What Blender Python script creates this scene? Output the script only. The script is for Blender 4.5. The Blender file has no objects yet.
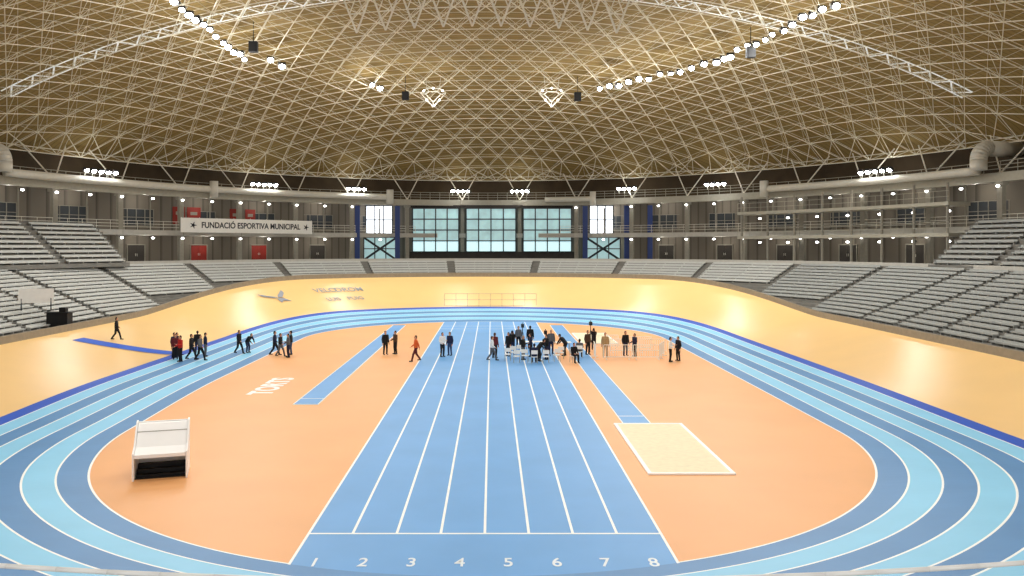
import bpy, math, random
from mathutils import Vector, Matrix
random.seed(3)
S=bpy.context.scene; COL=S.collection
S.view_settings.view_transform='Standard'
pi=math.pi
H=8.0; CY=54.0

# ------------------------------------------------------------ materials
def mat(name,c,rough=.6,var=.06,scale=3.0,em=0,emc=None,metal=0,bump=0,stretch=None,spec=.4):
    m=bpy.data.materials.new(name); m.use_nodes=True
    nt=m.node_tree; b=nt.nodes['Principled BSDF']
    tc=nt.nodes.new('ShaderNodeTexCoord'); mp=nt.nodes.new('ShaderNodeMapping')
    nt.links.new(tc.outputs['Object'],mp.inputs[0])
    if stretch: mp.inputs['Scale'].default_value=stretch
    n=nt.nodes.new('ShaderNodeTexNoise'); n.inputs['Scale'].default_value=scale; n.inputs['Detail'].default_value=4
    nt.links.new(mp.outputs[0],n.inputs['Vector'])
    r=nt.nodes.new('ShaderNodeValToRGB')
    r.color_ramp.elements[0].position=.3; r.color_ramp.elements[1].position=.7
    r.color_ramp.elements[0].color=[max(0,x*(1-var)) for x in c]+[1]
    r.color_ramp.elements[1].color=[min(1,x*(1+var)) for x in c]+[1]
    nt.links.new(n.outputs['Fac'],r.inputs[0]); nt.links.new(r.outputs[0],b.inputs['Base Color'])
    b.inputs['Roughness'].default_value=rough; b.inputs['Metallic'].default_value=metal
    b.inputs['Specular IOR Level'].default_value=spec
    if em:
        b.inputs['Emission Color'].default_value=list(emc or c)+[1]; b.inputs['Emission Strength'].default_value=em
    if bump:
        bn=nt.nodes.new('ShaderNodeBump'); bn.inputs['Strength'].default_value=bump
        nt.links.new(n.outputs['Fac'],bn.inputs['Height']); nt.links.new(bn.outputs[0],b.inputs['Normal'])
    return m
def hexc(h):
    h=h.lstrip('#'); o=[]
    for i in (0,2,4):
        v=int(h[i:i+2],16)/255; o.append(v/12.92 if v<.04045 else ((v+.055)/1.055)**2.4)
    return o
M={}
def mk(n,h,**k): M[n]=mat(n,hexc(h),**k); return M[n]
mk('infield','#EBAC70',rough=.5,var=.04,scale=.3)
mk('velo','#F1C886',rough=.32,var=.03,scale=.25,spec=.5)
mk('lane_dark','#5088BC',rough=.5,var=.05,scale=.5)
mk('lane_light','#86CAEC',rough=.5,var=.04,scale=.5)
mk('sprint','#62A0DA',rough=.5,var=.05,scale=.4)
mk('royal','#0050C0',rough=.5)
mk('line','#F4F6F2',rough=.5,var=.02)
mk('number','#E6EEF2',rough=.5,var=.02)
mk('sand','#F1E8C8',rough=.9,var=.05,scale=4,bump=.15)
mk('white','#EDEBE4',rough=.5,var=.03)
mk('paint_white','#FAFAF8',rough=.45,var=.01)
mk('black','#0B0B0D',rough=.6)
mk('concrete','#8E8A84',rough=.85,var=.12,scale=1.2)
mk('concrete_dark','#72706A',rough=.85,var=.15,scale=1)
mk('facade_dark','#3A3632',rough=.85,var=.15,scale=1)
mk('parapet','#8A7F6C',rough=.8,var=.1)
mk('bench','#B8B9B4',rough=.55,var=.05)
mk('bench_grey','#9A9C98',rough=.55,var=.05)
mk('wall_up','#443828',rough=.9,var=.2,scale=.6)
mk('beam','#A8A495',rough=.6,var=.06)
mk('column','#8E8A7E',rough=.7,var=.08)
mk('slab','#B4B1A8',rough=.7,var=.06)
mk('duct','#CFCCC0',rough=.4,var=.04)
mk('steel','#E4E0D2',rough=.45,var=.05)
mk('steel_frame','#E6E0CC',rough=.5,var=.04)
mk('frame_dark','#2E3338',rough=.5)
mk('bluepanel','#2A3E78',rough=.5)
mk('red_dark','#8A2418',rough=.6)
mk('housing','#2A2A2C',rough=.5)
mk('text_dark','#2A2A30',rough=.7)
mk('text_grey','#8E949C',rough=.7,var=.01)
mk('text_faint','#A0A4A8',rough=.7,var=.01)
mk('skin','#C68F6E',rough=.6)
mk('lens','#FFFFFF',em=45,emc=(.97,.99,1))
mk('lamp','#FFFFFF',em=8,emc=(1,.99,.96))
mk('daylight','#9AC2C4',em=.46,emc=(.55,.8,.82),var=.35,scale=.5)
mk('daylight_low','#C8E2E6',em=.85,emc=(.6,.9,.95),var=.15)
mk('daylight_bright','#FFFFFF',em=2.0,emc=(.85,.92,1))
mk('skylight','#D8D8D0',em=.4,emc=(.95,1,1),var=.3,scale=1.2)

def banded(name,c0,c1,axis,scale,pos):
    m=bpy.data.materials.new(name); m.use_nodes=True
    nt=m.node_tree; b=nt.nodes['Principled BSDF']; b.inputs['Roughness'].default_value=.8
    tc=nt.nodes.new('ShaderNodeTexCoord')
    w=nt.nodes.new('ShaderNodeTexWave'); w.inputs['Scale'].default_value=scale; w.bands_direction=axis; w.wave_profile='SAW'
    nt.links.new(tc.outputs['Object'],w.inputs['Vector'])
    n=nt.nodes.new('ShaderNodeTexNoise'); n.inputs['Scale'].default_value=.2
    nt.links.new(tc.outputs['Object'],n.inputs['Vector'])
    r=nt.nodes.new('ShaderNodeValToRGB'); e=r.color_ramp.elements
    e[0].position=.0; e[0].color=hexc(c0)+[1]; e[1].position=pos; e[1].color=hexc(c1)+[1]
    nt.links.new(w.outputs['Fac'],r.inputs[0])
    mx=nt.nodes.new('ShaderNodeMixRGB'); mx.blend_type='MULTIPLY'; mx.inputs[0].default_value=.2
    nt.links.new(r.outputs[0],mx.inputs[1]); nt.links.new(n.outputs['Fac'],mx.inputs[2])
    nt.links.new(mx.outputs[0],b.inputs['Base Color']); M[name]=m
banded('dome','#6E5C34','#9E8650','Y',.55,.2)
banded('wall','#504A42','#7C7468','X',.35,.25)

# ------------------------------------------------------------ mesh builder
class MB:
    def __init__(s): s.v=[]; s.f=[]; s.m=[]
    def box(s,c,d,rz=0,mi=0,rot=None):
        R=rot or Matrix.Rotation(rz,3,'Z'); c=Vector(c); n=len(s.v)
        for x in(-.5,.5):
            for y in(-.5,.5):
                for z in(-.5,.5): s.v.append(c+R@Vector((x*d[0],y*d[1],z*d[2])))
        for q in((0,1,3,2),(4,6,7,5),(0,4,5,1),(2,3,7,6),(0,2,6,4),(1,5,7,3)):
            s.f.append([n+i for i in q]); s.m.append(mi)
    def poly(s,pts,mi=0):
        n=len(s.v); s.v+= [Vector(p) for p in pts]; s.f.append(list(range(n,n+len(pts)))); s.m.append(mi)
    def prism(s,pts,d,mi=0):
        n=len(s.v); k=len(pts); d=Vector(d); s.v+=[Vector(p) for p in pts]+[Vector(p)+d for p in pts]
        s.f.append([n+i for i in range(k)][::-1]); s.f.append([n+k+i for i in range(k)]); s.m+=[mi,mi]
        for i in range(k):
            j=(i+1)%k; s.f.append([n+i,n+j,n+k+j,n+k+i]); s.m.append(mi)
    def tube(s,p,q,r,r2=None,n=8,mi=0,cap=True):
        p=Vector(p);q=Vector(q); r2=r if r2 is None else r2
        d=q-p
        if d.length<1e-6: return
        d.normalize(); a=d.orthogonal().normalized(); b=d.cross(a); k=len(s.v)
        for c,rr in((p,r),(q,r2)):
            for i in range(n):
                t=2*pi*i/n; s.v.append(c+a*(rr*math.cos(t))+b*(rr*math.sin(t)))
        for i in range(n):
            j=(i+1)%n; s.f.append([k+i,k+j,k+n+j,k+n+i]); s.m.append(mi)
        if cap:
            s.f.append([k+i for i in range(n)][::-1]); s.m.append(mi)
            s.f.append([k+n+i for i in range(n)]); s.m.append(mi)
    def ell(s,c,r,mi=0,seg=12,rg=8):
        c=Vector(c)
        if not hasattr(r,'__len__'): r=(r,r,r)
        k=len(s.v); s.v.append(c+Vector((0,0,r[2])))
        for i in range(1,rg):
            a=pi*i/rg
            for j in range(seg):
                t=2*pi*j/seg; s.v.append(c+Vector((r[0]*math.sin(a)*math.cos(t),r[1]*math.sin(a)*math.sin(t),r[2]*math.cos(a))))
        s.v.append(c-Vector((0,0,r[2]))); e=len(s.v)-1
        for j in range(seg):
            j2=(j+1)%seg
            s.f.append([k,k+1+j,k+1+j2]); s.m.append(mi)
            for i in range(rg-2):
                a=k+1+i*seg; s.f.append([a+j,a+seg+j,a+seg+j2,a+j2]); s.m.append(mi)
            a=k+1+(rg-2)*seg; s.f.append([a+j,e,a+j2]); s.m.append(mi)
    def cap(s,p,r1,q,r2):
        s.ell(p,r1); s.ell(q,r2); s.tube(p,q,r1,r2,n=12)
    def sweep(s,sec,fn,ts,mi=0,closed=False):
        k=len(s.v); n=len(sec)
        for t in ts:
            for o,z in sec:
                x,y=fn(o,t); s.v.append(Vector((x,y,z)))
        L=len(ts)
        for i in range(L if closed else L-1):
            i2=(i+1)%L
            for j in range(n):
                j2=(j+1)%n; s.f.append([k+i*n+j,k+i*n+j2,k+i2*n+j2,k+i2*n+j]); s.m.append(mi)
        if not closed:
            s.f.append([k+j for j in range(n)][::-1]); s.m.append(mi)
            s.f.append([k+(L-1)*n+j for j in range(n)]); s.m.append(mi)
    def mesh(s,name,mats,smooth=False):
        me=bpy.data.meshes.new(name); me.from_pydata([tuple(v) for v in s.v],[],s.f)
        for m in mats: me.materials.append(M[m] if isinstance(m,str) else m)
        me.polygons.foreach_set('material_index',s.m)
        if smooth: me.polygons.foreach_set('use_smooth',[True]*len(s.f))
        me.update(); return me
    def obj(s,name,mats,smooth=False,parent=None,loc=None,origin=None):
        if origin is not None:
            o=Vector(origin); s.v=[v-o for v in s.v]
        ob=bpy.data.objects.new(name,s.mesh(name,mats,smooth)); COL.objects.link(ob)
        if origin is not None: ob.location=origin
        if loc is not None: ob.location=loc
        if parent:
            ob.parent=parent
        return ob
def tag(o,label,cat,group=None,kind=None):
    o['label']=label; o['category']=cat
    if group: o['group']=group
    if kind: o['kind']=kind
    return o
def struct(o,label=None,cat=None):
    o['kind']='structure'
    if label: o['label']=label
    if cat: o['category']=cat
    return o
def clone(src,loc,rz=0,rx=0):
    o=src.copy(); COL.objects.link(o); o.location=loc; o.rotation_euler=(rx,0,rz)
    for ch in src.children:
        c=ch.copy(); COL.objects.link(c); c.parent=o; c.matrix_parent_inverse=ch.matrix_parent_inverse.copy()
    return o
def text(body,size,mt,name,depth=.004,align='CENTER',sx=1.0,bold=0):
    cu=bpy.data.curves.new(name,'FONT'); cu.body=body; cu.size=size; cu.align_x=align; cu.align_y='CENTER'; cu.extrude=depth; cu.offset=bold
    t=bpy.data.objects.new('tmp',cu); COL.objects.link(t)
    bpy.context.view_layer.update()
    me=bpy.data.meshes.new_from_object(t.evaluated_get(bpy.context.evaluated_depsgraph_get()))
    bpy.data.objects.remove(t); me.name=name
    for v in me.vertices: v.co.x*=sx
    me.materials.clear(); me.materials.append(M[mt])
    o=bpy.data.objects.new(name,me); COL.objects.link(o); return o

# ------------------------------------------------------------ plan curves
def stad(a,b,cx,t):
    t%=176; L=b-a
    if t<24: x,y=(cx+a, CY-L+2*L*t/24)
    elif t<88:
        p=(t-24)/64*pi; x,y=(cx+a*math.cos(p),CY+L+a*math.sin(p))
    elif t<112: x,y=(cx-a, CY+L-2*L*(t-88)/24)
    else:
        p=pi+(t-112)/64*pi; x,y=(cx+a*math.cos(p),CY-L+a*math.sin(p))
    # the near bend is very slightly tighter than the far one
    g=min(1,max(0,(50-y)/20)); g=g*g*(3-2*g)
    return (cx+(x-cx)*(1-.03*g)+.42*g, y)
def bf(t):
    t%=176
    if t<24 or 88<=t<112: return 0
    p=((t-24) if t<88 else (t-112))/64*pi
    s=min(1,math.sin(p)*1.3); return s*s*(3-2*s)
def fnE(o,t):
    a=math.radians(t); return (-.6+o*math.cos(a),CY+(o+17)*math.sin(a))
def fnS(o,t): return stad(o,o+15.5,-1.2,t)
def frange(a,b,n): return [a+(b-a)*i/n for i in range(n+1)]
TE=frange(-45,225,180)
def bearing(k,a):   # ring angle whose plan direction X/Y equals k
    return min(frange(5,175,1700),key=lambda t:abs(fnE(a,t)[0]/fnE(a,t)[1]-k))

# ------------------------------------------------------------ floor + tracks
mb=MB(); mb.poly([(fnE(56,t)[0],fnE(56,t)[1],0) for t in frange(0,357,119)])
struct(mb.obj('floor',['infield']),'smooth orange synthetic infield floor','floor')

CX1=-.75; A0=15.8;B0=34.0
bands=[]; w=1.03
bands.append((0,.08,2)); o=.08
for i in range(6):
    bands.append((o,o+w-.07,0 if i%2==0 else 1)); bands.append((o+w-.07,o+w,2)); o+=w
bands.append((o,o+.95,3)); OUT=o+.95
mb=MB()
ts=frange(0,176,352)[:-1]
for (p,q,mi) in bands:
    k=len(mb.v)
    for t in ts:
        for d in(p,q):
            x,y=stad(A0+d,B0+d,CX1,t); mb.v.append(Vector((x,y,.012+.15*d*bf(t))))
    L=len(ts)
    for i in range(L):
        i2=(i+1)%L; mb.f.append([k+2*i,k+2*i+1,k+2*i2+1,k+2*i2]); mb.m.append(mi)
struct(mb.obj('running_track',['lane_dark','lane_light','line','royal']),'six lane oval running track in alternating blue bands with white lines','running track')

AI=A0+OUT; AO=30.75; CXO=-1.2
def velo(s,t):
    a=AI+(AO-AI)*s; b=(B0+OUT)+(50-B0-OUT)*s; cx=CX1+(CXO-CX1)*s
    x,y=stad(a,b,cx,t); f=bf(t); z0=.012+.15*OUT*f; zt=1.65+2.6*f
    return Vector((x,y,z0+(zt-z0)*max(s,0)**1.25))
mb=MB(); n=12
for t in ts:
    for j in range(n+1): mb.v.append(velo(j/n,t))
L=len(ts)
for i in range(L):
    i2=(i+1)%L
    for j in range(n):
        mb.f.append([i*(n+1)+j,i*(n+1)+j+1,i2*(n+1)+j+1,i2*(n+1)+j]); mb.m.append(0)
struct(mb.obj('velodrome_track',['velo'],smooth=True),'banked pale orange cycling track surrounding the running track','cycling track')
mb=MB(); k=0
sec=[(-.02,-.35),(-.02,.5),(.2,.5),(.2,-.35)]
for t in ts:
    p=velo(1,t); c=velo(.9,t); d=(p-c); d.z=0; d.normalize()
    for o_,z in sec: mb.v.append(p+d*o_+Vector((0,0,z)))
for i in range(L):
    i2=(i+1)%L
    for j in range(4):
        j2=(j+1)%4; mb.f.append([i*4+j,i*4+j2,i2*4+j2,i2*4+j]); mb.m.append(0)
struct(mb.obj('trim_1',['parapet']),'low grey brown parapet along the rim of the bank','parapet')

# sprint straight
mb=MB(); X0=-5.1; LW=1.225; Y0=19.9;Y1=87.9
mb.box((X0+4*LW,(Y0+Y1)/2,.012),(8*LW,Y1-Y0,.024),mi=0)
for i in range(9):
    ya=Y0 if i in(0,8) else 22.9
    mb.box((X0+i*LW,(ya+Y1)/2,.026),(.075,Y1-ya,.008),mi=1)
for yy,wd in((22.9,.09),(83,.09),(80.2,.06)): mb.box((X0+4*LW,yy,.0265),(8*LW,wd,.008),mi=1)
sp=struct(mb.obj('sprint_track',['sprint','line']),'blue eight lane sprint straight with white lane lines','running track')
for i in range(8):
    t=text(str(i+1),.78,'number','lane_number',sx=.7,bold=.008)
    t.location=(X0+(i+.5)*LW,20.78,.03); t.parent=sp
def runway(x,y0,y1,wd=1.25):
    mb=MB(); mb.box((x,(y0+y1)/2,.014),(wd,y1-y0,.028),mi=0)
    for sx in(-1,1): mb.box((x+sx*wd/2,(y0+y1)/2,.018),(.05,y1-y0,.03),mi=1)
    for yy in(y0,y0+1.6): mb.box((x,yy,.018),(wd,.07,.03),mi=1)
    return struct(mb.obj('jump_runway',['sprint','line']),'narrow blue jump runway with white edges','runway')
runway(-9.45,41.7,84); runway(6.55,37.2,84)
def pit(x,y,lab):
    mb=MB(); mb.box((x,y,.02),(2.8,8,.04),mi=0)
    for sx in(-1,1): mb.box((x+sx*1.47,y,.03),(.14,8.28,.06),mi=1)
    for sy in(-1,1): mb.box((x,y+sy*4.07,.03),(2.8,.14,.06),mi=1)
    tag(mb.obj('sand_pit',['sand','paint_white'],origin=(x,y,0)),lab,'sand pit')
pit(7.02,33,'rectangular pale sand landing pit with white edging on the infield')
pit(8.9,72,'pale sand landing pit with white edging behind the crowd')
t=text('TORTS',1.75,'line','floor_lettering',bold=.06,sx=1.05); t.location=(-12.6,47.4,.012); t.rotation_euler=(0,0,pi/2)
tag(t,'large white capital lettering painted on the orange infield','lettering')

# blue carpet strip over the bank
mb=MB()
for j in range(15):
    s=-.1+j/14*.9; yc=61.9-.12*j
    x=(CX1-AI)*(1-s)+(CXO-AO)*s; z=velo(s,100).z+.03
    p=Vector((x,yc-.85,z)); q=Vector((x,yc+.85,z))
    k=len(mb.v); mb.v+=[p,q]
    if j: mb.f.append([k-2,k-1,k+1,k]); mb.m.append(0)
tag(mb.obj('carpet',['royal']),'royal blue carpet strip laid across the cycling bank','carpet')

# stair hatch
hatch=bpy.data.objects.new('stairwell_hatch',None); COL.objects.link(hatch); hatch.location=(-11.42,28.3,0); hatch.rotation_euler=(0,0,math.radians(17))
tag(hatch,'white stairwell hatch box with a dark opening on the infield','stairwell')
def hp(name,mbx,mats):
    o=mbx.obj(name,mats); o.parent=hatch; return o
prof=[(0,.0),(0,.93),(.5,1.10),(.95,1.5),(1.3,1.76),(1.5,1.8),(1.5,0)]
for sx in(-1,1):
    mb=MB(); mb.prism([(sx*.86-.03,y,z) for y,z in prof],(.06,0,0)); hp('side_wall',mb,['paint_white'])
mb=MB(); mb.box((0,1.45,.88),(1.64,.08,1.74)); hp('back_wall',mb,['paint_white'])
mb=MB(); mb.prism([(-.82,.02,.76),(-.82,.02,.88),(-.82,.5,1.04),(-.82,.95,1.43),(-.82,1.3,1.69),(-.82,1.4,1.72),(-.82,1.4,1.6),(-.82,.5,.88)],(1.64,0,0))
mb.box((0,1.0,1.475),(1.64,.03,.03),mi=1)
hp('cover',mb,['paint_white','slab'])
mb=MB(); mb.box((0,.8,.02),(1.64,1.2,.03))
for i in range(3): mb.box((0,.5+i*.3,.06+.07*i),(1.62,.28,.1+.08*i))
hp('stair',mb,['black'])  # plate and steps coloured black to stand in for shade inside the opening

# ------------------------------------------------------------ lower stand
NR=14; RISE=.3; TREAD=.66; ZB=1.9; AB=41.5
sec=[]
for k in range(NR+1):
    a=AB-(NR-k)*TREAD; z=ZB+RISE*k
    sec.append((a,z-RISE)); sec.append((a,z)); 
sec.append((42.6,ZB+RISE*NR)); sec.append((42.6,.02)); sec.append((AB-NR*TREAD,.02))
mb=MB(); mb.sweep(sec,fnS,frange(-8,120,128))
struct(mb.obj('grandstand_terrace',['concrete_dark']),'stepped concrete terrace for the lower seating bowl','grandstand')
def bench(sec0,z,fn,ta,tb,n=6,grp='lower stand benches',lab='long pale grey bench on the stepped concrete terrace',mt='bench'):
    mb=MB(); ts_=frange(ta,tb,n)
    a=sec0
    # seat plank and low back in one moulded profile
    mb.sweep([(a+.14,z+.15),(a+.14,z+.24),(a+.46,z+.24),(a+.48,z+.39),(a+.54,z+.39),(a+.53,z+.15)],fn,ts_)
    for t in frange(ta+.1,tb-.1,4):
        x,y=fn(a+.33,t); x2,y2=fn(a+.6,t); mb.box((x,y,z+.08),(.26,.07,.15),rz=math.atan2(y2-y,x2-x))
    x,y=fn(a+.4,(ta+tb)/2)
    o=mb.obj('bench',[mt],origin=(x,y,z)); tag(o,lab,'bench',grp); return o
for k in range(NR):
    a=AB-(NR-k)*TREAD; z=ZB+RISE*k
    t=6.0
    while t<106:
        wd=4.4 if (t<24 or t>84) else 5.6
        tm=t+wd/2
        if z+.25>1.65+2.6*bf(tm)-.1:
            r_=tm<36
            bench(a,z,fnS,t+.22,t+wd-.2,mt='bench_grey' if r_ else 'bench',lab='long mid grey bench on the stepped concrete terrace' if r_ else 'long pale grey bench on the stepped concrete terrace')
        t+=wd+.1
mb=MB(); mb.sweep([(42.55,6.0),(42.55,6.45),(42.75,6.45),(42.75,6.0)],fnS,frange(-8,120,128))
struct(mb.obj('trim_2',['slab']),'low wall behind the lower seating','parapet')
mb=MB(); k=0
tt=frange(-8,120,128)
for t in tt:
    x,y=fnS(42.5,t); ang=math.atan2((y-CY)/73,(x+.6)/56)
    x2,y2=(-.6+55*math.cos(ang),CY+72*math.sin(ang))
    mb.v+= [Vector((x,y,5.98)),Vector((x2,y2,5.98))]
for i in range(len(tt)-1):
    mb.f.append([2*i,2*i+1,2*i+3,2*i+2]); mb.m.append(0)
struct(mb.obj('concourse_slab',['concrete']),'concrete concourse slab behind the seating','floor')

# ------------------------------------------------------------ upper stands
def upper(t0,t1,lab,mt,mw,lb):
    sec=[]; N=10; TR_=.66; RS=.46
    for j in range(N):
        a=43.6+TR_*j; z=6.4+RS*j
        sec+= [(a,z-RS if j else 5.99),(a,z)]
    sec+=[(50.5,6.4+RS*(N-1)),(50.5,5.99)]
    mb=MB(); mb.sweep(sec,fnE,frange(t0,t1,24))
    tag(mb.obj('upper_grandstand',[mt]),lab,'grandstand')
    ns=3; st=(t1-t0)/ns
    for j in range(N-1):
        for i in range(ns):
            bench(43.6+TR_*j,6.4+RS*j,fnE,t0+i*st+.5,t0+(i+1)*st-.5,grp='upper stand benches',lab=lb,mt=mw)
TL=bearing(-.44,43.6); TR=bearing(.53,43.6)
upper(TL,TL+24,'steep upper seating stand of pale concrete','concrete_dark','bench','long pale grey bench on the steep upper stand'); upper(TR-21,TR,'steep upper seating stand of grey concrete','concrete_dark','bench_grey','long mid grey bench on the steep upper stand')

# ------------------------------------------------------------ shell walls
mb=MB(); mb.sweep([(55,0),(55,18.2),(55.3,18.2),(55.3,0)],fnE,TE)
mb2=MB(); mb2.sweep([(54.9,14.6),(54.9,18.2),(55,18.2),(55,14.6)],fnE,TE)
struct(mb.obj('wall_outer',['wall']),'grey brown panelled curved perimeter wall','wall')
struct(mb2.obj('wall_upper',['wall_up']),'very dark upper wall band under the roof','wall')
mb=MB(); mb.sweep([(51,9.4),(51,10.0),(55,10.0),(55,9.4)],fnE,TE)
struct(mb.obj('trim_3',['slab']),'pale edge of the middle gallery slab','gallery')
mb=MB(); mb.sweep([(50.7,14.1),(50.7,14.95),(51.6,14.95),(51.6,14.1)],fnE,TE)
struct(mb.obj('trim_4',['beam']),'pale grey ring beam around the hall','beam')
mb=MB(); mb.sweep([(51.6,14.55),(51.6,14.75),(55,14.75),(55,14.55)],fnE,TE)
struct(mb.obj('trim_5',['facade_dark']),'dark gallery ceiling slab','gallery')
def rails(name,a,z,t0,t1,lv=(.35,.7,1.05),step=1.6,mt='steel',r=.03,parent=None):
    mb=MB(); n=max(4,int((t1-t0)*1.0)); ts_=frange(t0,t1,n)
    for h in lv: mb.sweep([(a-r,z+h-r),(a-r,z+h+r),(a+r,z+h+r),(a+r,z+h-r)],fnE,ts_)
    for t in frange(t0,t1,int((t1-t0)/step)):
        x,y=fnE(a,t); mb.tube((x,y,z),(x,y,z+max(lv)),r,n=5)
    return mb.obj(name,[mt])
tag(rails('gallery_railing',51.1,10.0,10,78,r=.024),'pale metal railing along the middle gallery edge','railing')
tag(rails('gallery_railing',51.1,10.0,102,170,r=.024),'pale metal railing along the middle gallery edge','railing')
tag(rails('ring_walkway_railing',50.8,14.95,5,175,mt='beam'),'thin grey railing on the ring beam walkway','railing')

cols=[]
for x in(-12.4,-4.4,4.1,12.3): cols.append(math.degrees(math.acos((x+.6)/51.2)))
def step(t,d,L):
    p=Vector(fnE(51.2,t)); acc=0
    while acc<L:
        t+=d*.1; q=Vector(fnE(51.2,t)); acc+=(q-p).length; p=q
    return t
t=cols[-1]
for i in range(9): t=step(t,-1,8.2); cols.append(t)
t=cols[0]
for i in range(9): t=step(t,1,8.2); cols.append(t)
mb=MB(); mb.box((0,0,4.05),(.55,.55,8.1)); mb.box((0,0,7.95),(.8,.9,.3)); mb.box((0,0,.15),(.7,.75,.3))
c0=mb.obj('column',['column']); tag(c0,'square pale grey column carrying the ring beam','column','ring beam columns')
first=True
for t in cols:
    x,y=fnE(51.3,t); x2,y2=fnE(52,t); rz=math.atan2(y2-y,x2-x)
    if first: c0.location=(x,y,5.99); c0.rotation_euler=(0,0,rz); first=False
    else: clone(c0,(x,y,5.99),rz)
for t in cols:
    mb=MB(); x,y=fnE(51.2,t)
    for dt in(-2.4,2.4):
        x2,y2=fnE(53.2,t+dt); mb.tube((x,y,14.95),(x2,y2,18.9),.075,n=6)
    mb.ell((x,y,15.0),.16)
    tag(mb.obj('roof_strut',['steel'],origin=(x,y,14.95)),'white V shaped tubular strut between ring beam and roof','strut','roof struts')

# ------------------------------------------------------------ centre windows
def window(idx,x0,x1,z0,z1,y,nx=3,nz=3,m0='daylight',m1='daylight_low',lowrows=1,mt=.13):
    o=bpy.data.objects.new('window_%d'%idx,None); COL.objects.link(o); o.location=((x0+x1)/2,y,z0); struct(o,'tall glazed window with dark mullions','window')
    w=x1-x0; h=z1-z0
    mb=MB()
    for i in range(nx+1): mb.box((-w/2+w*i/nx,0,h/2),(mt,.18,h))
    for j in range(nz+1): mb.box((0,0,h*j/nz),(w+.1,.18,mt))
    mb.obj('window_frame',['frame_dark'],parent=o)
    mb=MB()
    for i in range(nx):
        for j in range(nz):
            cx_=-w/2+w*(i+.5)/nx; cz=h*(j+.5)/nz
            mb.box((cx_,.08,cz),(w/nx,.03,h/nz),mi=1 if j<lowrows else 0)
    mb.obj('glass',[m0,m1],parent=o)
    return o
window(1,-11.7,-4.9,7.3,13.7,121.2,4,4,lowrows=1,mt=.16); window(2,-3.8,3.5,7.3,13.7,121.2,4,4,mt=.16); window(3,4.6,11.7,7.3,13.7,121.2,4,4,mt=.16)
window(4,-18.3,-14.5,9.9,14,119.6,3,2,'daylight_bright','daylight_bright')
window(5,14.2,17.6,9.9,14,119.6,3,2,'daylight_bright','daylight_bright')
def xwin(idx,x0,x1,z0,z1,y):
    o=window(idx,x0,x1,z0,z1,y,3,2,'daylight','daylight',0)
    mb=MB(); w=x1-x0;h=z1-z0
    mb.tube((-w/2,-.12,0),(w/2,-.12,h),.16,n=6); mb.tube((w/2,-.12,0),(-w/2,-.12,h),.16,n=6)
    mb.obj('cross_brace',['frame_dark'],parent=o)
xwin(6,-18.6,-13.8,6.1,9.4,119.4); xwin(7,13.6,18.6,6.1,9.4,119.4)
mb=MB(); mb.box((0,121.5,6.65),(24.6,.3,1.3)); mb.box((0,121.5,13.98),(24.6,.3,.4))
struct(mb.obj('wall_facade',['facade_dark']),'dark facade band around the glazing','wall')
mb=MB(); mb.box((0,0,3.9),(.7,.25,7.8))
b0=None
for x,y in((-19.2,117.4),(-13.6,118.4),(13.4,118.4),(19.2,117.4),(22.3,116.2)):
    if b0 is None:
        b0=mb.obj('blue_panel',['bluepanel'],loc=(x,y,6.1)); tag(b0,'tall narrow dark blue panel beside the glazing','panel','blue facade panels')
    else: clone(b0,(x,y,6.1))

wi=8; di=1
def wall_frame(a,t): 
    x,y=fnE(a,t); x2,y2=fnE(a+1,t); return x,y,math.atan2(y2-y,x2-x)
allc=sorted(cols)
bays=[(allc[i]+allc[i+1])/2 for i in range(len(allc)-1)]
for t in bays:
    if 74<t<106: continue
    x,y,rz=wall_frame(54.8,t)
    o=bpy.data.objects.new('window_%d'%wi,None); wi+=1; COL.objects.link(o); o.location=(x,y,10.6); o.rotation_euler=(0,0,rz); struct(o,'dark horizontal gallery window','window')
    mb=MB()
    for i in range(5): mb.box((0,-2.2+i*1.1,1.0),(.14,.07,2.0))
    for z in(0,1.0,2.0): mb.box((0,0,z),(.14,4.5,.07))
    mb.obj('window_frame',['column'],parent=o)
    mb=MB(); mb.box((.02,0,1.0),(.05,4.4,2.0)); mb.obj('glass',['frame_dark'],parent=o)
    o=bpy.data.objects.new('door_%d'%di,None); COL.objects.link(o); o.location=(x,y,6.0); o.rotation_euler=(0,0,rz); struct(o,'double door on the concourse','door')
    mb=MB(); 
    for s in(-1,1): mb.box((-.02,s*.52,1.1),(.08,1.0,2.2))
    mb.obj('door_leaf',['red_dark' if di in(9,10,12,13,15) else 'facade_dark'],parent=o)
    mb=MB(); mb.box((-.06,-.1,1.05),(.06,.04,.3)); mb.box((-.06,.1,1.05),(.06,.04,.3)); mb.obj('door_handle',['steel'],parent=o)
    mb=MB(); mb.box((0,-1.1,1.15),(.16,.1,2.3)); mb.box((0,1.1,1.15),(.16,.1,2.3)); mb.box((0,0,2.3),(.16,2.3,.1)); mb.obj('door_frame',['column'],parent=o)
    di+=1
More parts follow.
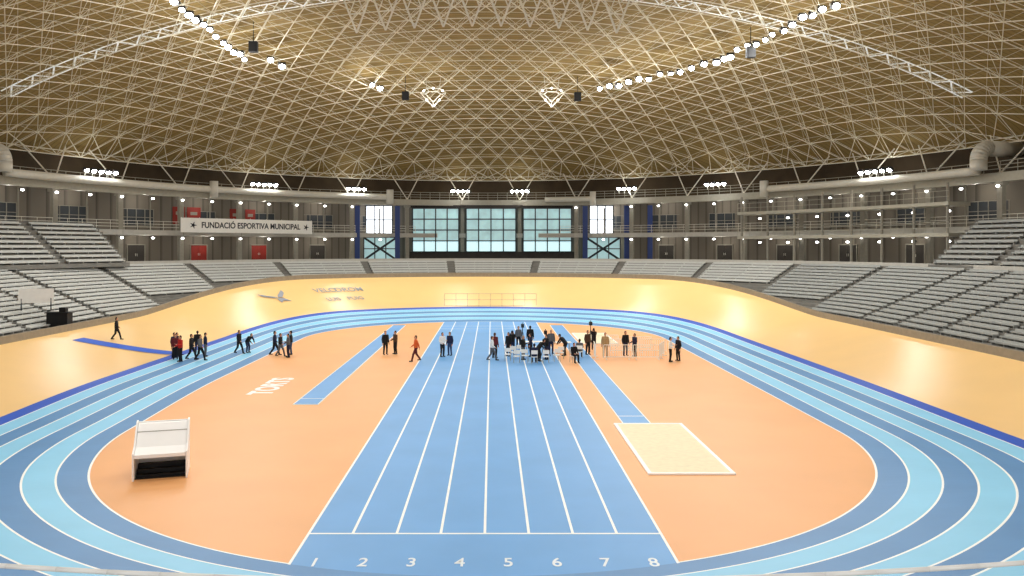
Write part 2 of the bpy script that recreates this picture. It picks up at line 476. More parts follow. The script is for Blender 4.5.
# slender gallery posts between the main columns
mb=MB(); mb.tube((0,0,0),(0,0,4.1),.09,n=8); mb.box((0,0,.05),(.3,.3,.1)); mb.box((0,0,4.05),(.3,.3,.1))
gp=mb.obj('gallery_post',['column']); tag(gp,'slender grey post on the middle gallery','post','gallery posts'); first=True
for t in bays:
    if 74<t<106 or t<TR or t>170: continue
    x,y=fnE(51.45,t)
    if first: gp.location=(x,y,10.0); first=False
    else: clone(gp,(x,y,10.0))
for u,w_ in((179,1.6),(194,1.8),(236,1.6),(250,1.4)):
    t=bearing((u-492)/823,54.8)
    x,y,rz=wall_frame(54.84,t); mb=MB(); mb.box((0,0,0),(.05,w_,2.2)); mb.box((-.03,0,.3),(.02,w_*.5,.4),mi=1)
    o=mb.obj('poster',['red_dark','column'],loc=(x,y,12.0)); o.rotation_euler=(0,0,rz); tag(o,'dark red poster panel on the gallery wall','poster','gallery posters')
mb=MB(); mb.box((0,0,0),(.2,.34,.2)); sc=mb.obj('wall_lamp',['housing']); tag(sc,'small bright gallery lamp with dark housing','wall lamp','gallery lamps')
mb=MB(); mb.ell((-.14,0,-.04),(.11,.2,.12)); mb.obj('lamp_lens',['lamp'],parent=sc)
first=True
for i,t in enumerate(allc+bays):
    for a,z in((50.95,9.1),(50.95,13.75)):
        if 75<t<105 and z<10: continue
        if z>10 and 76<t<104: continue
        if z<10 and (t>TL-2 or t<TR+2): continue
        x,y,rz=wall_frame(a,t)
        if first: sc.location=(x,y,z); sc.rotation_euler=(0,0,rz); first=False
        else: clone(sc,(x,y,z),rz)
LC=(1,.985,.95)
def plight(n,loc,e,r=.3,c=LC,kind='POINT',aim=None,size=2.6,blend=.6):
    l=bpy.data.lights.new(n,kind); l.energy=e; l.color=c; l.shadow_soft_size=r
    if kind=='SPOT': l.spot_size=size; l.spot_blend=blend
    o=bpy.data.objects.new(n,l); COL.objects.link(o); o.location=loc
    if aim: o.rotation_euler=(Vector(aim)-Vector(loc)).to_track_quat('-Z','Y').to_euler()
    return o
for t in bays:
    if 10<t<170 and not 80<t<100:
        x,y=fnE(52.9,t)
        if TR<t<TL: plight('gallery_light',(x,y,8.9),110,.12,c=(1,.95,.85))
        plight('gallery_light',(x,y,13.6),130,.12,c=(1,.95,.85))

# ------------------------------------------------------------ banner
p0=Vector((-37.3,98.6,0)); p1=Vector((-24.5,112.0,0)); d=(p1-p0); Lb=d.length; rz=math.atan2(d.y,d.x); mid=(p0+p1)/2
mb=MB(); mb.box((0,0,0),(Lb,.06,1.75)); 
for i in range(9): mb.tube((-Lb/2+.1+i*(Lb-.2)/8,.05,-.9),(-Lb/2+.1+i*(Lb-.2)/8,.05,.95),.04,n=5)
ban=mb.obj('banner',['white'],loc=(mid.x,mid.y,10.65)); ban.rotation_euler=(0,0,rz)
tag(ban,'long white banner with dark capital lettering on the gallery railing','banner')
t=text('FUNDACIÓ ESPORTIVA MUNICIPAL',1.0,'text_dark','banner_lettering',bold=.025)
w=max(v.co.x for v in t.data.vertices)-min(v.co.x for v in t.data.vertices)
for v in t.data.vertices: v.co.x*=14.0/w
t.parent=ban; t.location=(.35,-.05,0); t.rotation_euler=(pi/2,0,0)
for ex in(-7.7,8.3):
    mb=MB()
    for i in range(5):
        a=i/5*2*pi; mb.tube((ex,-.04,0),(ex+.42*math.cos(a),-.04,.42*math.sin(a)),.1,.03,n=6)
    mb.ell((ex,-.05,0),(.18,.03,.18)); mb.obj('banner_emblem',['text_dark'],parent=ban)

# ------------------------------------------------------------ right steel galleries
sg=bpy.data.objects.new('steel_gallery',None); COL.objects.link(sg); x,y=fnE(50,38); sg.location=(x,y,5.99); tag(sg,'two level pale steel viewing gallery with railings','gallery')
def child(o,p):
    o.parent=p; o.matrix_parent_inverse=Matrix.Translation(-Vector(p.location)); return o
G0=TR+1.2
for z in(9.0,12.0):
    mb=MB(); mb.sweep([(47.6,z),(47.6,z+.35),(50.6,z+.35),(50.6,z)],fnE,frange(G0,49,22)); child(mb.obj('deck',['beam']),sg)
    child(rails('railing',47.7,z+.35,G0,49,r=.022,mt='beam',lv=(.5,1.05)),sg)
for t in frange(G0+.3,48.5,7):
    mb=MB(); x,y=fnE(47.9,t); mb.tube((x,y,6),(x,y,14.2),.14,n=6)
    child(mb.obj('post',['column']),sg)
for t in frange(G0+1.8,47,6):
    x,y,rz=wall_frame(50.2,t)
    for z in(8.6,11.6): clone(sc,(x,y,z),rz)

# ------------------------------------------------------------ ducts
def duct(u0,u1,a,z,r,drops,big=None):
    t0=bearing((u0-492)/823,a); t1=bearing((u1-492)/823,a)
    mb=MB(); sec=[(a+r*math.cos(k*pi/5),z+r*math.sin(k*pi/5)) for k in range(10)]
    mb.sweep(sec,fnE,frange(t0,t1,max(6,int(abs(t1-t0)))))
    for u in drops:
        t=bearing((u-492)/823,a); x,y=fnE(a-.3,t); mb.tube((x,y,z-1.0),(x,y,z+1.0),r*1.2,n=12)
        x,y=fnE(a,t); mb.ell((x,y,z),r*1.1)
    if big is not None:
        t=bearing((big-492)/823,a-.6); prev=None
        path=[(a-.5,z),(a-.5,z+.9)]+[(a+.7-1.2*math.cos(q),z+.9+1.2*math.sin(q)) for q in frange(0,pi/2,7)]+[(a+4.5,z+2.15)]
        for o_,zz in path:
            x,y=fnE(o_,t); p=Vector((x,y,zz))
            if prev is not None: mb.tube(prev,p,.74,n=16); mb.ell(p,.74,seg=16,rg=10)
            prev=p
    o=mb.obj('ventilation_duct',['duct'],smooth=True); tag(o,'large pale round ventilation duct along the ring beam','duct','ring beam ducts')
duct(5,390,49.9,15.2,.42,(213,390),5)
duct(765,978,49.9,15.2,.42,(765,),978)
duct(545,593,49.9,14.9,.36,(593,))

# ------------------------------------------------------------ dome
DA,DB,DZ,DH=55.0,72.0,18.0,16.0
def dome(x,y):
    r2=((x+.6)/DA)**2+((y-CY)/DB)**2; return DZ+DH*max(0,1-r2)**.8
mb=MB(); NT=144; NRr=40
for i in range(NRr+1):
    r=math.sin(i/NRr*pi/2)
    for j in range(NT):
        a=2*pi*j/NT; x=-.6+DA*r*math.cos(a); y=CY+DB*r*math.sin(a)
        mb.v.append(Vector((x,y,dome(x,y)+.15)))
for i in range(NRr):
    for j in range(NT):
        j2=(j+1)%NT; q=[i*NT+j,(i+1)*NT+j,(i+1)*NT+j2,i*NT+j2]
        if min(mb.v[k].y for k in q)<-6: continue
        mb.f.append(q); mb.m.append(0)
struct(mb.obj('ceiling',['dome'],smooth=True),'huge shallow dome ceiling of olive brown boarded panels','ceiling')
mb=MB()
xs=frange(-46,45,91)
def ribbon(P,Q,wd):
    d=Vector((Q[0]-P[0],Q[1]-P[1],0)).normalized(); n_=Vector((-d.y,d.x,0))*wd; k=len(mb.v)
    for c,s in((P,1),(P,-1),(Q,-1),(Q,1)):
        x,y=c[0]+n_.x*s,c[1]+n_.y*s; mb.v.append(Vector((x,y,dome(x,y)-.08)))
    mb.f.append([k,k+1,k+2,k+3]); mb.m.append(0)
for i in range(len(xs)-1):
    for yc,hw in((77.1,.11),(78.7,.11)): ribbon((xs[i],yc),(xs[i+1],yc),hw)
    ribbon((xs[i],77.1 if i%2 else 78.7),(xs[i+1],78.7 if i%2 else 77.1),.08)
struct(mb.obj('window_skylight',['skylight']),'bright curved latticed skylight band in the dome','skylight')
mb=MB(); xs=frange(-14,13,10)
for i in range(len(xs)-1):
    a_,b_=xs[i],xs[i+1]; m_=(a_+b_)/2
    A=Vector((a_,77,dome(a_,77)-.4)); B=Vector((b_,77,dome(b_,77)-.4)); C_=Vector((m_,77,dome(m_,77)-4.0))
    mb.tube(A,C_,.1,n=6); mb.tube(C_,B,.1,n=6); mb.tube(A,B,.1,n=6)
    mb.tube(A.lerp(C_,.5),B.lerp(C_,.5),.06,n=6); mb.tube(A.lerp(C_,.5),A.lerp(B,.5),.06,n=6); mb.tube(B.lerp(C_,.5),A.lerp(B,.5),.06,n=6)
tag(mb.obj('roof_arch_truss',['steel'],origin=(0,77,29)),'white zigzag steel truss hanging under the roof arch','roof truss')
# space frame
G=3.05; rowh=G*.8660254; top={}
def inside(x,y,l=.94): return ((x+.6)/DA)**2+((y-CY)/DB)**2<l and y>14
for r in range(-28,29):
    for c in range(-24,25):
        x=-.6+(c+(.5 if r%2 else 0))*G; y=CY+r*rowh
        if inside(x,y): top[(r,c)]=Vector((x,y,dome(x,y)-.15))
def nb3(r,c):
    o=1 if r%2 else 0
    return (r,c+1),(r+1,c+o),(r+1,c+o-1)
mb=MB(); R=.024
def mem(p,q,r=R): mb.tube(p,q,r,n=4,cap=False)
bot={}
for (r,c),p in top.items():
    e,ne,nw=nb3(r,c)
    for k in(e,ne,nw):
        if k in top: mem(p,top[k])
    if e in top and ne in top:
        x=(p.x+top[e].x+top[ne].x)/3; y=(p.y+top[e].y+top[ne].y)/3
        b=Vector((x,y,dome(x,y)-1.5)); bot[(r,c)]=b
        for q in(p,top[e],top[ne]): mem(b,q,.022)
for (r,c),p in bot.items():
    for k in nb3(r,c):
        if k in bot: mem(p,bot[k],.048)
    mb.ell(p,.09,seg=6,rg=4)
NE=140; ring=[];ring2=[]
for i in range(NE):
    a=2*pi*i/NE
    ring.append(Vector((-.6+.985*DA*math.cos(a),CY+.985*DB*math.sin(a),18.6)))
    a=2*pi*(i+.5)/NE
    ring2.append(Vector((-.6+.962*DA*math.cos(a),CY+.962*DB*math.sin(a),17.9)))
tv=list(top.values()); bv=list(bot.values())
for i in range(NE):
    if ring[i].y<14: continue
    j=(i+1)%NE; mem(ring[i],ring[j],.06); mem(ring2[i],ring2[j],.06); mem(ring[i],ring2[i],.045); mem(ring[j],ring2[i],.045)
    for q in sorted(tv,key=lambda v:(v-ring[i]).length)[:2]: mem(ring[i],q)
    for q in sorted(bv,key=lambda v:(v-ring2[i]).length)[:3]: mem(ring2[i],q,.045)
tag(mb.obj('roof_space_frame',['steel_frame']),'white triangulated double layer steel space frame under the dome','roof truss',kind='stuff')

# ------------------------------------------------------------ floodlights
def mkflood():
    mb=MB(); mb.box((0,0,0),(.8,.65,.4)); mb.box((0,.36,0),(.5,.1,.3))
    o=mb.obj('floodlight',['housing'])
    mb=MB(); mb.ell((0,0,-.2),(.36,.3,.26)); mb.obj('lens',['lens'],smooth=True,parent=o)
    mb=MB(); 
    for s in(-1,1): mb.box((s*.45,0,.15),(.04,.08,.5))
    mb.box((0,0,.4),(.94,.08,.05)); mb.tube((0,0,.4),(0,.5,1.2),.03,n=5); mb.obj('bracket',['steel'],parent=o)
    return o
f0=mkflood(); tag(f0,'bright floodlight in dark housing hung from the roof frame','floodlight','roof floodlights')
def lerp(a,b,t): return Vector(a)+(Vector(b)-Vector(a))*t
rowR=[lerp((12.5,95,26.3),(22.5,83,26.6),i/11) for i in range(12)]+[lerp((22.5,83,26.6),(27.5,66,27.6),i/13) for i in range(1,14)]
rowL=[lerp((-24.6,82,26.6),(-25.4,66,27.8),i/11) for i in range(12)]
others=[Vector((-21.6,85,27)),Vector((-22.7,84.4,27)),Vector((-13.9,95,26.7)),Vector((-12.9,95.6,26.7))]
first=True
TILT=-math.radians(50)
for p in rowR+rowL+others:
    p=p+Vector((random.uniform(-.15,.15),0,random.uniform(-.25,.25)))
    if first: f0.location=p; f0.rotation_euler=(TILT,0,0); f=f0; first=False
    else: f=clone(f0,p,random.uniform(-.4,.4),TILT+random.uniform(-.2,.2))
    f.scale=(random.uniform(.6,.92),)*3
def diamond(x,y,z):
    o=bpy.data.objects.new('light_ring',None); COL.objects.link(o); o.location=(x,y,z); tag(o,'diamond shaped white truss ring with lamps hung from the roof','light ring','roof light rings')
    P=[(-1.5,0,.5),(-.75,0,1.1),(.75,0,1.1),(1.5,0,.5),(0,0,-1.1)]
    P2=[(-.9,0,.4),(-.5,0,.7),(.5,0,.7),(.9,0,.4),(0,0,-.5)]
    mb=MB()
    for Q in(P,P2):
        for i in range(5): mb.tube(Q[i],Q[(i+1)%5],.06,n=6)
    for i in range(5): mb.tube(P[i],P2[i],.04,n=5)
    for s in(-1,1): mb.tube((s*.75,0,1.1),(s*.9,0,2.4),.03,n=5)
    mb.obj('ring_frame',['steel'],parent=o)
    for i in range(5):
        m_=(Vector(P[i])+Vector(P[(i+1)%5]))/2; mb=MB(); mb.ell(m_+Vector((0,-.05,0)),(.11,.11,.11)); mb.obj('lamp',['lamp'],parent=o)
diamond(-7.0,98,25.8); diamond(7.1,98,25.8)
mb=MB(); mb.box((0,0,0),(.8,.6,1.0)); mb.box((0,-.31,0),(.66,.05,.85)); mb.tube((0,0,.5),(0,0,2.4),.04,n=5)
s0=mb.obj('loudspeaker',['black'],loc=(-10.3,98,26)); tag(s0,'black loudspeaker hung from the roof frame','loudspeaker','roof loudspeakers')
for p in((10.2,98,25.9),(-22.9,79,27.2),(24.2,77,26.2)): clone(s0,p)
f1=mkflood(); tag(f1,'bright floodlight mounted on the ring beam','floodlight','ring beam floodlights')
for ch in list(f1.children):
    if ch.name.startswith('bracket'):
        mb=MB(); mb.tube((0,.2,0),(0,.9,-.6),.04,n=5); mb.box((0,.3,0),(.5,.06,.08)); me=mb.mesh('bracket',['steel']); ch.data=me
first=True
tl=[bearing((u-492)/823,50) for u in(97,262,355,460,520,628,718,880)]
f1.scale=(.72,)*3
for t in tl:
    n=5 if (t<40 or t>125) else 4
    for i in range(n):
        tt_=t+(i-(n-1)/2)*.85; x,y,rz=wall_frame(49.2,tt_)
        if first: f1.location=(x,y,16.25); f1.rotation_euler=(-.6,0,rz-pi/2); first=False
        else: clone(f1,(x,y,16.25),rz-pi/2,-.6)
    x,y=fnE(48.4,t); plight('ring_flood',(x,y,15.9),800,.3,aim=(x*.5,CY+(y-CY)*.5,0),kind='SPOT',size=2.6)
    x,y=fnE(51.5,t); plight('ring_glow',(x,y,16.4),160,.15)
for p in [rowR[1],rowR[6],rowR[11],rowR[17],rowR[22],rowL[1],rowL[6],rowL[11],others[0],others[2],Vector((-7,97,25)),Vector((7,97,25))]:
    plight('roof_flood',(p.x,p.y,p.z-.6),4300,.3,kind='SPOT',aim=(p.x*.8,p.y-8,0),size=2.7)
    plight('roof_glow',(p.x,p.y,p.z-1.2),560,.2)
for x,y in((-22,48),(22,48),(-22,28),(22,28),(0,20),(0,45)):
    z=dome(x,y)-4
    plight('roof_flood',(x,y,z),5500,.5,kind='SPOT',aim=(x*.8,y+2,0),size=2.7); plight('roof_glow',(x,y,z-.5),900,.3)
    clone(f0,(x,y,z+.8))

# ------------------------------------------------------------ barrier on far bank, near handrail
mb=MB()
for i in range(9): mb.tube((-5.5+i*1.33,95.3,.95),(-5.5+i*1.33,95.3,2.6),.02,n=5)
for z in(1.2,1.9,2.6): mb.tube((-5.5,95.3,z),(5.14,95.3,z),.02,n=5)
tag(mb.obj('barrier',['beam'],origin=(0,95.3,.95)),'thin grey metal barrier at the foot of the bank','barrier')
rail=bpy.data.objects.new('balcony_handrail',None); COL.objects.link(rail); rail.location=(0,3.3,5.2); tag(rail,'curved grey metal handrail on the spectator balcony','handrail')
mb=MB(); pr=None
for i in range(41):
    x=-5+i*.25; y=3.64+.035*x*x; p=Vector((x,y,6.52))
    if pr is not None: mb.tube(pr,p,.012,n=8)
    pr=p
child(mb.obj('rail',['white'],smooth=True),rail)
for x in(-4.5,-3,-1.5,0,1.5,3,4.5):
    mb=MB(); y=3.64+.035*x*x; mb.tube((x,y,5.3),(x,y,6.51),.012,n=6); child(mb.obj('post',['beam']),rail)
mb=MB(); mb.box((0,.6,5.15),(11,8.2,.3)); struct(mb.obj('balcony_slab',['concrete']),'concrete spectator balcony slab','balcony')

def on_bank(o,s,t,off=.04):
    p=velo(s,t); dt=velo(s,t-.3)-velo(s,t+.3); ds=velo(s+.05,t)-velo(s-.05,t)
    X=dt.normalized(); Yv=(ds-X*ds.dot(X)).normalized(); Z=X.cross(Yv)
    Mx=Matrix((X,Yv,Z)).transposed().to_4x4(); Mx.translation=p+Z*off; o.matrix_world=Mx
def bank_t(s,k): return min(frange(50,86,720),key=lambda t:abs(velo(s,t).x/velo(s,t).y-k))
# lettering is split into single words so that each lies on the curved bank
for body,s,u,sz,sx in(('VELO',.66,325,1.5,.8),('DROM',.66,349,1.5,.8),('LUIS',.40,334,1.3,.7),('PUIG',.40,356,1.3,.7)):
    t=text(body,sz,'text_faint','bank_lettering',bold=.01,sx=sx); on_bank(t,s,bank_t(s,(u-492)/823),.06); tag(t,'faint grey capital lettering on the cycling bank','lettering','bank lettering')
mb=MB()
mb.poly([(-1.7,1.3,0),(-.2,.1,0),(0,-.2,0),(-.6,-.1,0),(-1.5,.6,0)]); mb.poly([(0,-.2,0),(.3,.3,0),(1.7,1.5,0),(1.5,.7,0),(.6,-.2,0)]); mb.poly([(-.3,-.4,0),(.5,-.4,0),(.9,-1.5,0),(.1,-1.0,0),(-.5,-1.5,0)])
o=mb.obj('bank_emblem',['text_grey']); on_bank(o,.6,bank_t(.6,(277-492)/823),.1); tag(o,'grey abstract bird emblem on the cycling bank','emblem')

# ------------------------------------------------------------ people
def hand(mb,el,wr,side):
    d=(wr-el).normalized(); up=Vector((0,-1,0)) if abs(d.y)<.7 else Vector((0,0,1))
    sd=d.cross(up).normalized(); pal=wr+d*.09
    mb.cap(wr,.026,wr+d*.03,.03)
    for k in(-1,1): mb.cap(wr+d*.02+sd*.012*k,.017,pal+sd*.02*k,.016)
    for i,l in enumerate((.07,.08,.075,.058)):
        b=pal+sd*(-.03+.02*i); m_=b+d*l*.55+up*.006; e=m_+d*l*.4+up*.025
        mb.cap(b,.0095,m_,.009); mb.cap(m_,.009,e,.0075)
    b=wr+d*.03-sd*.028; m_=b-sd*.03+d*.03; mb.cap(b,.012,m_,.011); mb.cap(m_,.011,m_+d*.035,.009)
BASE=dict(pel=(0,0,.95),chest=(0,0,1.30),neck=(0,.005,1.46),head=(0,-.02,1.63),
 shL=(.18,0,1.41),shR=(-.18,0,1.41),elL=(.24,.03,1.13),elR=(-.24,.03,1.13),wrL=(.25,-.06,.88),wrR=(-.25,-.06,.88),
 hiL=(.09,0,.92),hiR=(-.09,0,.92),knL=(.11,-.02,.5),knR=(-.11,-.02,.5),anL=(.12,.03,.09),anR=(-.12,.03,.09))
POSES={'stand':{},
'walk':dict(anL=(.09,-.30,.1),knL=(.09,-.2,.5),anR=(-.09,.32,.15),knR=(-.09,.06,.5),wrL=(.24,.17,.93),elL=(.23,.12,1.15),wrR=(-.22,-.25,.98),elR=(-.23,-.02,1.14)),
'talk':dict(wrL=(.12,-.30,1.18),elL=(.24,-.02,1.12),wrR=(-.2,-.28,1.02)),
'lean':dict(pel=(0,.1,.9),hiL=(.09,.1,.88),hiR=(-.09,.1,.88),chest=(0,-.14,1.18),neck=(0,-.26,1.29),head=(0,-.38,1.42),shL=(.18,-.22,1.26),shR=(-.18,-.22,1.26),elL=(.22,-.36,1.02),elR=(-.22,-.36,1.02),wrL=(.16,-.5,.85),wrR=(-.16,-.5,.85)),
'sit':dict(pel=(0,.02,.56),hiL=(.1,0,.54),hiR=(-.1,0,.54),knL=(.13,-.42,.52),knR=(-.13,-.42,.52),anL=(.13,-.42,.09),anR=(-.13,-.4,.09),chest=(0,-.02,.92),neck=(0,-.04,1.07),head=(0,-.07,1.24),shL=(.18,-.02,1.02),shR=(-.18,-.02,1.02),elL=(.23,-.1,.78),elR=(-.23,-.1,.78),wrL=(.14,-.34,.66),wrR=(-.14,-.34,.66)),
'photo':dict(wrL=(.09,-.22,1.52),elL=(.22,-.16,1.26),wrR=(-.09,-.22,1.52),elR=(-.22,-.16,1.26))}
def bake(mb,vox,name):
    ob=mb.obj('tmp',['skin']); m_=ob.modifiers.new('r','REMESH'); m_.mode='VOXEL'; m_.voxel_size=vox; m_.use_smooth_shade=True
    s_=ob.modifiers.new('s','SMOOTH'); s_.iterations=2; s_.factor=.4
    bpy.context.view_layer.update()
    me=bpy.data.meshes.new_from_object(ob.evaluated_get(bpy.context.evaluated_depsgraph_get())); me.name=name
    bpy.data.objects.remove(ob)
    if not me.materials: me.materials.append(M['skin'])
    return me
PM={}
def build_pose(nm):
    J={k:Vector(v) for k,v in BASE.items()}
    for k,v in POSES[nm].items(): J[k]=Vector(v)
    out={}; b=MB(); X=Vector((1,0,0))
    for s in(-1,1): b.cap(J['pel']+X*.06*s,.105,J['chest']+X*.075*s,.1)
    b.cap(J['shL'],.055,J['shR'],.055); b.cap(J['neck'],.055,J['head']-Vector((0,0,.04)),.05)
    h=J['head']; b.ell(h,(.076,.094,.112)); b.ell(h+Vector((0,-.03,-.06)),(.05,.06,.05)); b.cap(h+Vector((0,-.095,.0)),.01,h+Vector((0,-.108,-.03)),.014)
    for s in(-1,1): b.ell(h+Vector((s*.078,.005,-.01)),(.012,.02,.03)); b.ell(h+Vector((s*.03,-.085,.02)),(.018,.012,.008))
    b.ell(h+Vector((0,-.09,-.055)),(.026,.014,.009))
    for sd in'LR':
        b.cap(J['sh'+sd],.052,J['el'+sd],.038); b.cap(J['el'+sd],.038,J['wr'+sd],.027); hand(b,J['el'+sd],J['wr'+sd],1)
        b.cap(J['hi'+sd],.088,J['kn'+sd],.056); b.cap(J['kn'+sd],.054,J['an'+sd],.038)
        a=J['an'+sd]; b.cap(a-Vector((0,-.03,.045)),.036,a+Vector((0,-.14,-.055)),.03)
    out['body']=bake(b,.0085,'person_body_'+nm)
    b=MB()
    for s in(-1,1): b.cap(J['pel']+X*.065*s,.125,J['chest']+X*.085*s,.118)
    b.cap(J['shL'],.075,J['shR'],.075); b.cap(J['neck']-Vector((0,0,.03)),.075,J['neck'],.066)
    for sd in'LR':
        b.cap(J['sh'+sd],.072,J['el'+sd],.056); b.cap(J['el'+sd],.056,J['el'+sd].lerp(J['wr'+sd],.95),.042)
    out['jacket']=bake(b,.016,'jacket')
    b=MB()
    for s in(-1,1): b.cap(J['pel']+X*.05*s,.12,J['pel']+X*.05*s-Vector((0,0,.04)),.118)
    for sd in'LR':
        b.cap(J['hi'+sd],.105,J['kn'+sd],.075); b.cap(J['kn'+sd],.073,J['kn'+sd].lerp(J['an'+sd],.96),.06)
    out['trousers']=bake(b,.016,'trousers')
    for sd in'LR':
        b=MB(); a=J['an'+sd]; b.cap(a-Vector((0,-.035,.04)),.047,a+Vector((0,-.16,-.05)),.04); out['shoe'+sd]=bake(b,.012,'shoe')
    b=MB(); b.ell(h+Vector((0,.022,.03)),(.088,.094,.1)); b.ell(h+Vector((0,.05,-.04)),(.075,.06,.08)); out['hair']=bake(b,.012,'hair')
    PM[nm]=out
for nm in POSES: build_pose(nm)
CL={}
for n,c in dict(black='#101014',navy='#1A2240',grey='#5A5C60',red='#B8241C',white='#E6E6E2',brown='#4A3526',denim='#2E4468',tan='#A58A62',orange='#D2602A',maroon='#5A1A20').items():
    CL[n]=mat('cloth_'+n,hexc(c),rough=.85,var=.15,scale=20)
HR=[mat('hair_dark',hexc('#1C140E'),rough=.7),mat('hair_brown',hexc('#4A3220'),rough=.7),mat('hair_grey',hexc('#8C8882'),rough=.7)]
def person(x,y,pose,face,top_,bot_,hair=0,sc=1.0,z=.02,act=None):
    o=bpy.data.objects.new('person',PM[pose]['body']); COL.objects.link(o); o.location=(x,y,z); o.rotation_euler=(0,0,math.radians(face)); o.scale=(sc,)*3
    for part,key,m_ in(('jacket','jacket',CL[top_]),('trousers','trousers',CL[bot_]),('shoe','shoeL',CL['black']),('shoe','shoeR',CL['black']),('hair','hair',HR[hair])):
        c=bpy.data.objects.new(part,PM[pose][key]); COL.objects.link(c); c.parent=o
        c.material_slots[0].link='OBJECT'; c.material_slots[0].material=m_
    act=act or dict(stand='standing',walk='walking',talk='one hand raised',lean='leaning forward',sit='sitting',photo='hands at face')[pose]
    tag(o,'person in %s top and %s trousers, %s'%(top_,bot_,act),'person','people on the track')
    return o
person(-28.7,62.9,'walk',100,'black','black',z=velo((28.7-(AI-CX1))/((AO-CXO)-(AI-CX1)),100).z+.01)
for a in [(-23.2,60.6,'walk',80,'black','navy'),(-22.9,59.3,'stand',60,'navy','black'),(-22.5,58.5,'stand',20,'maroon','black'),(-21.7,57.3,'talk',-40,'red','black'),(-21.3,58.3,'walk',90,'black','black'),(-20.5,57.8,'walk',80,'grey','black'),
 (-18.9,61.5,'walk',70,'black','black'),(-18.4,62.1,'lean',60,'black','navy'),
 (-16.0,60.6,'walk',90,'navy','black'),(-15.4,59.9,'walk',75,'black','grey'),(-14.7,59.4,'talk',-60,'grey','navy'),(-14.9,61.0,'stand',-80,'black','denim'),
 (-7.9,61,'stand',30,'black','black'),(-7.2,61.3,'talk',-50,'brown','black'),(-5.3,57.3,'walk',-70,'orange','maroon',1),
 (-3.6,59.8,'talk',40,'white','black'),(-3.1,60.5,'stand',-30,'navy','denim'),(0,57.8,'walk',80,'white','grey',1),(.2,59.2,'stand',150,'maroon','black',1),
 (1.2,60.1,'stand',-40,'black','black'),(1.5,60.9,'photo',180,'black','navy'),(2.2,58.2,'talk',60,'black','grey',2),(2.8,59.8,'stand',-90,'navy','black'),(3.3,57.4,'lean',120,'black','black'),(3.85,58.3,'talk',-60,'black','navy'),(2.1,65.2,'stand',10,'grey','black'),(3.0,64.6,'stand',170,'black','black'),(4.4,61.3,'stand',0,'grey','navy',2),
 (5.3,60.3,'lean',-120,'black','black'),(7.1,61,'stand',30,'brown','black'),(7.9,63.9,'photo',180,'black','black'),(8.2,59.6,'stand',-10,'tan','tan',1),(9.8,60.4,'stand',20,'black','navy'),(10.4,60.0,'talk',-60,'navy','black'),(12.4,57.2,'talk',70,'white','black'),(13.05,57.7,'stand',-60,'black','black'),(-21.9,61.2,'stand',200,'black','navy'),(-20.9,60.0,'stand',120,'navy','grey')]:
    person(*a[:6],**({'hair':a[6]} if len(a)>6 else {}),sc=random.uniform(.96,1.05))
def mkchair():
    o=bpy.data.objects.new('folding_chair',None); COL.objects.link(o); tag(o,'white folding chair standing on the sprint track','chair','event chairs')
    mb=MB(); mb.box((0,0,.46),(.44,.42,.035)); mb.box((0,0,.435),(.40,.38,.02)); mb.obj('seat',['white'],parent=o)
    mb=MB(); mb.box((0,.22,.78),(.44,.03,.26)); mb.obj('backrest',['white'],parent=o)
    for sx in(-1,1):
        for sy in(-1,1):
            mb=MB(); mb.tube((sx*.2,sy*.22,0),(sx*.2,sy*.17,.46),.014,n=6)
            if sy>0: mb.tube((sx*.2,.19,.46),(sx*.2,.22,.9),.014,n=6)
            mb.obj('leg',['beam'],parent=o)
    return o
ch=mkchair(); ch.location=(1.1,57.7,.03); ch.rotation_euler=(0,0,pi)
for x,y,r in((1.7,56.6,pi),(2.3,57.0,2.9),(2.9,56.4,pi),(4.5,57.3,3.3),(4.9,58.6,pi),(5.65,56.8,.4),(5.9,58.4,2.8),(1.5,58.8,pi),(6.3,59.2,3),(2.0,59.5,3.1),(3.7,56.5,pi)):
    clone(ch,(x,y,.03),r)
person(5.65,56.85,'sit',23,'black','black',z=.03,act='sitting on folding chair')
person(2.9,56.4,'sit',180,'navy','black',z=.03,act='sitting on folding chair')
person(6.3,59.2,'sit',170,'grey','black',z=.03,act='sitting on folding chair')
def table(x,y,rz):
    o=bpy.data.objects.new('trestle_table',None); COL.objects.link(o); o.location=(x,y,.03); o.rotation_euler=(0,0,rz); tag(o,'white topped trestle table on the sprint track','table','event tables')
    mb=MB(); mb.box((0,0,.73),(1.8,.7,.04)); mb.obj('tabletop',['white'],parent=o)
    for sx in(-1,1):
        for sy in(-1,1):
            mb=MB(); mb.tube((sx*.8,sy*.3,0),(sx*.75,sy*.25,.72),.02,n=6); mb.obj('leg',['beam'],parent=o)
table(5.1,62.6,0); table(3.1,63.0,0)
def tripod(x,y,h):
    o=bpy.data.objects.new('camera_tripod',None); COL.objects.link(o); o.location=(x,y,.03); tag(o,'black video camera on a tall tripod','camera tripod','camera tripods')
    for i in range(3):
        a=i*2.094+.3; mb=MB(); mb.tube((.4*math.cos(a),.4*math.sin(a),0),(0,0,h-.35),.02,n=6); mb.obj('leg',['black'],parent=o)
    mb=MB(); mb.tube((0,0,h-.4),(0,0,h-.1),.03,n=8); mb.obj('centre_post',['black'],parent=o)
    mb=MB(); mb.box((0,0,h+.05),(.22,.42,.26)); mb.tube((0,-.2,h+.05),(0,-.42,h+.05),.07,.09,n=10); mb.box((0,.05,h+.24),(.05,.25,.05)); mb.obj('video_camera',['black'],parent=o)
tripod(2.3,61.9,2.0); tripod(7.5,62.6,2.1); tripod(3.9,60.0,1.7)
mb=MB()
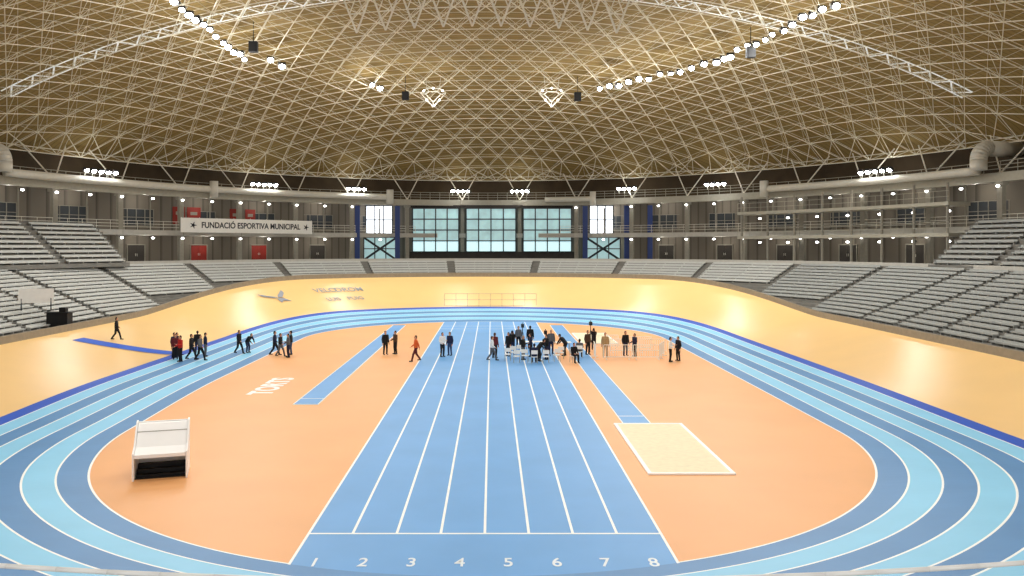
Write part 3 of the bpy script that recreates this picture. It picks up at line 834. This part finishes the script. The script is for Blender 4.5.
mb.tube((-1,0,.1),(-1,0,1.05),.025,n=6); mb.tube((1,0,.1),(1,0,1.05),.025,n=6); mb.tube((-1,0,1.05),(1,0,1.05),.025,n=6); mb.tube((-1,0,.2),(1,0,.2),.025,n=6)
for i in range(1,12): mb.tube((-1+i/6,0,.2),(-1+i/6,0,1.05),.013,n=5)
for s in(-1,1): mb.box((s*.8,0,.02),(.05,.5,.04)); mb.tube((s*.8,0,.02),(s*.8,0,.2),.015,n=5)
b0=mb.obj('crowd_barrier',['white'],loc=(8.9,58.2,.03)); tag(b0,'white metal crowd barrier on the infield','barrier','crowd barriers')
for x,y,r in((11.0,58.2,0),(9.9,61.9,0),(12.1,61.9,0),(12.3,59.6,1.2),(11.3,63.5,.1),(8.9,64.6,0),(7.4,59.2,1.5)): clone(b0,(x,y,.03),r)
mb=MB(); mb.box((0,0,.85),(2.4,.08,1.1),mi=0)
for s in(-1,1): mb.box((s*1.0,0,.2),(.08,.08,.9),mi=1); mb.box((s*1.0,0,-.0),(.08,.5,.05),mi=1)
o=mb.obj('notice_board',['white','frame_dark'],loc=(-35.0,63.2,3.4)); o.rotation_euler=(0,0,.45); tag(o,'white notice board standing among the benches','board')
mb=MB(); mb.box((0,0,.5),(1.6,.8,1.0)); mb.box((0,0,1.04),(1.8,1.0,.08)); mb.box((.3,0,1.25),(.5,.4,.35))
o=mb.obj('control_desk',['black'],loc=(-33.1,63.0,1.95)); tag(o,'dark control desk beside the cycling bank rim','desk')

# ------------------------------------------------------------ world + camera
w=bpy.data.worlds.new('world'); S.world=w; w.use_nodes=True
w.node_tree.nodes['Background'].inputs[0].default_value=(.95,.97,1,1); w.node_tree.nodes['Background'].inputs[1].default_value=1.3
cam=bpy.data.cameras.new('camera'); co=bpy.data.objects.new('camera',cam); COL.objects.link(co); S.camera=co
co.location=(0,0,H); co.rotation_euler=(pi/2,0,0); cam.lens=36*823/1024; cam.sensor_width=36; cam.shift_x=20/1024; cam.shift_y=-41/1024; cam.clip_end=400; cam.clip_start=.05
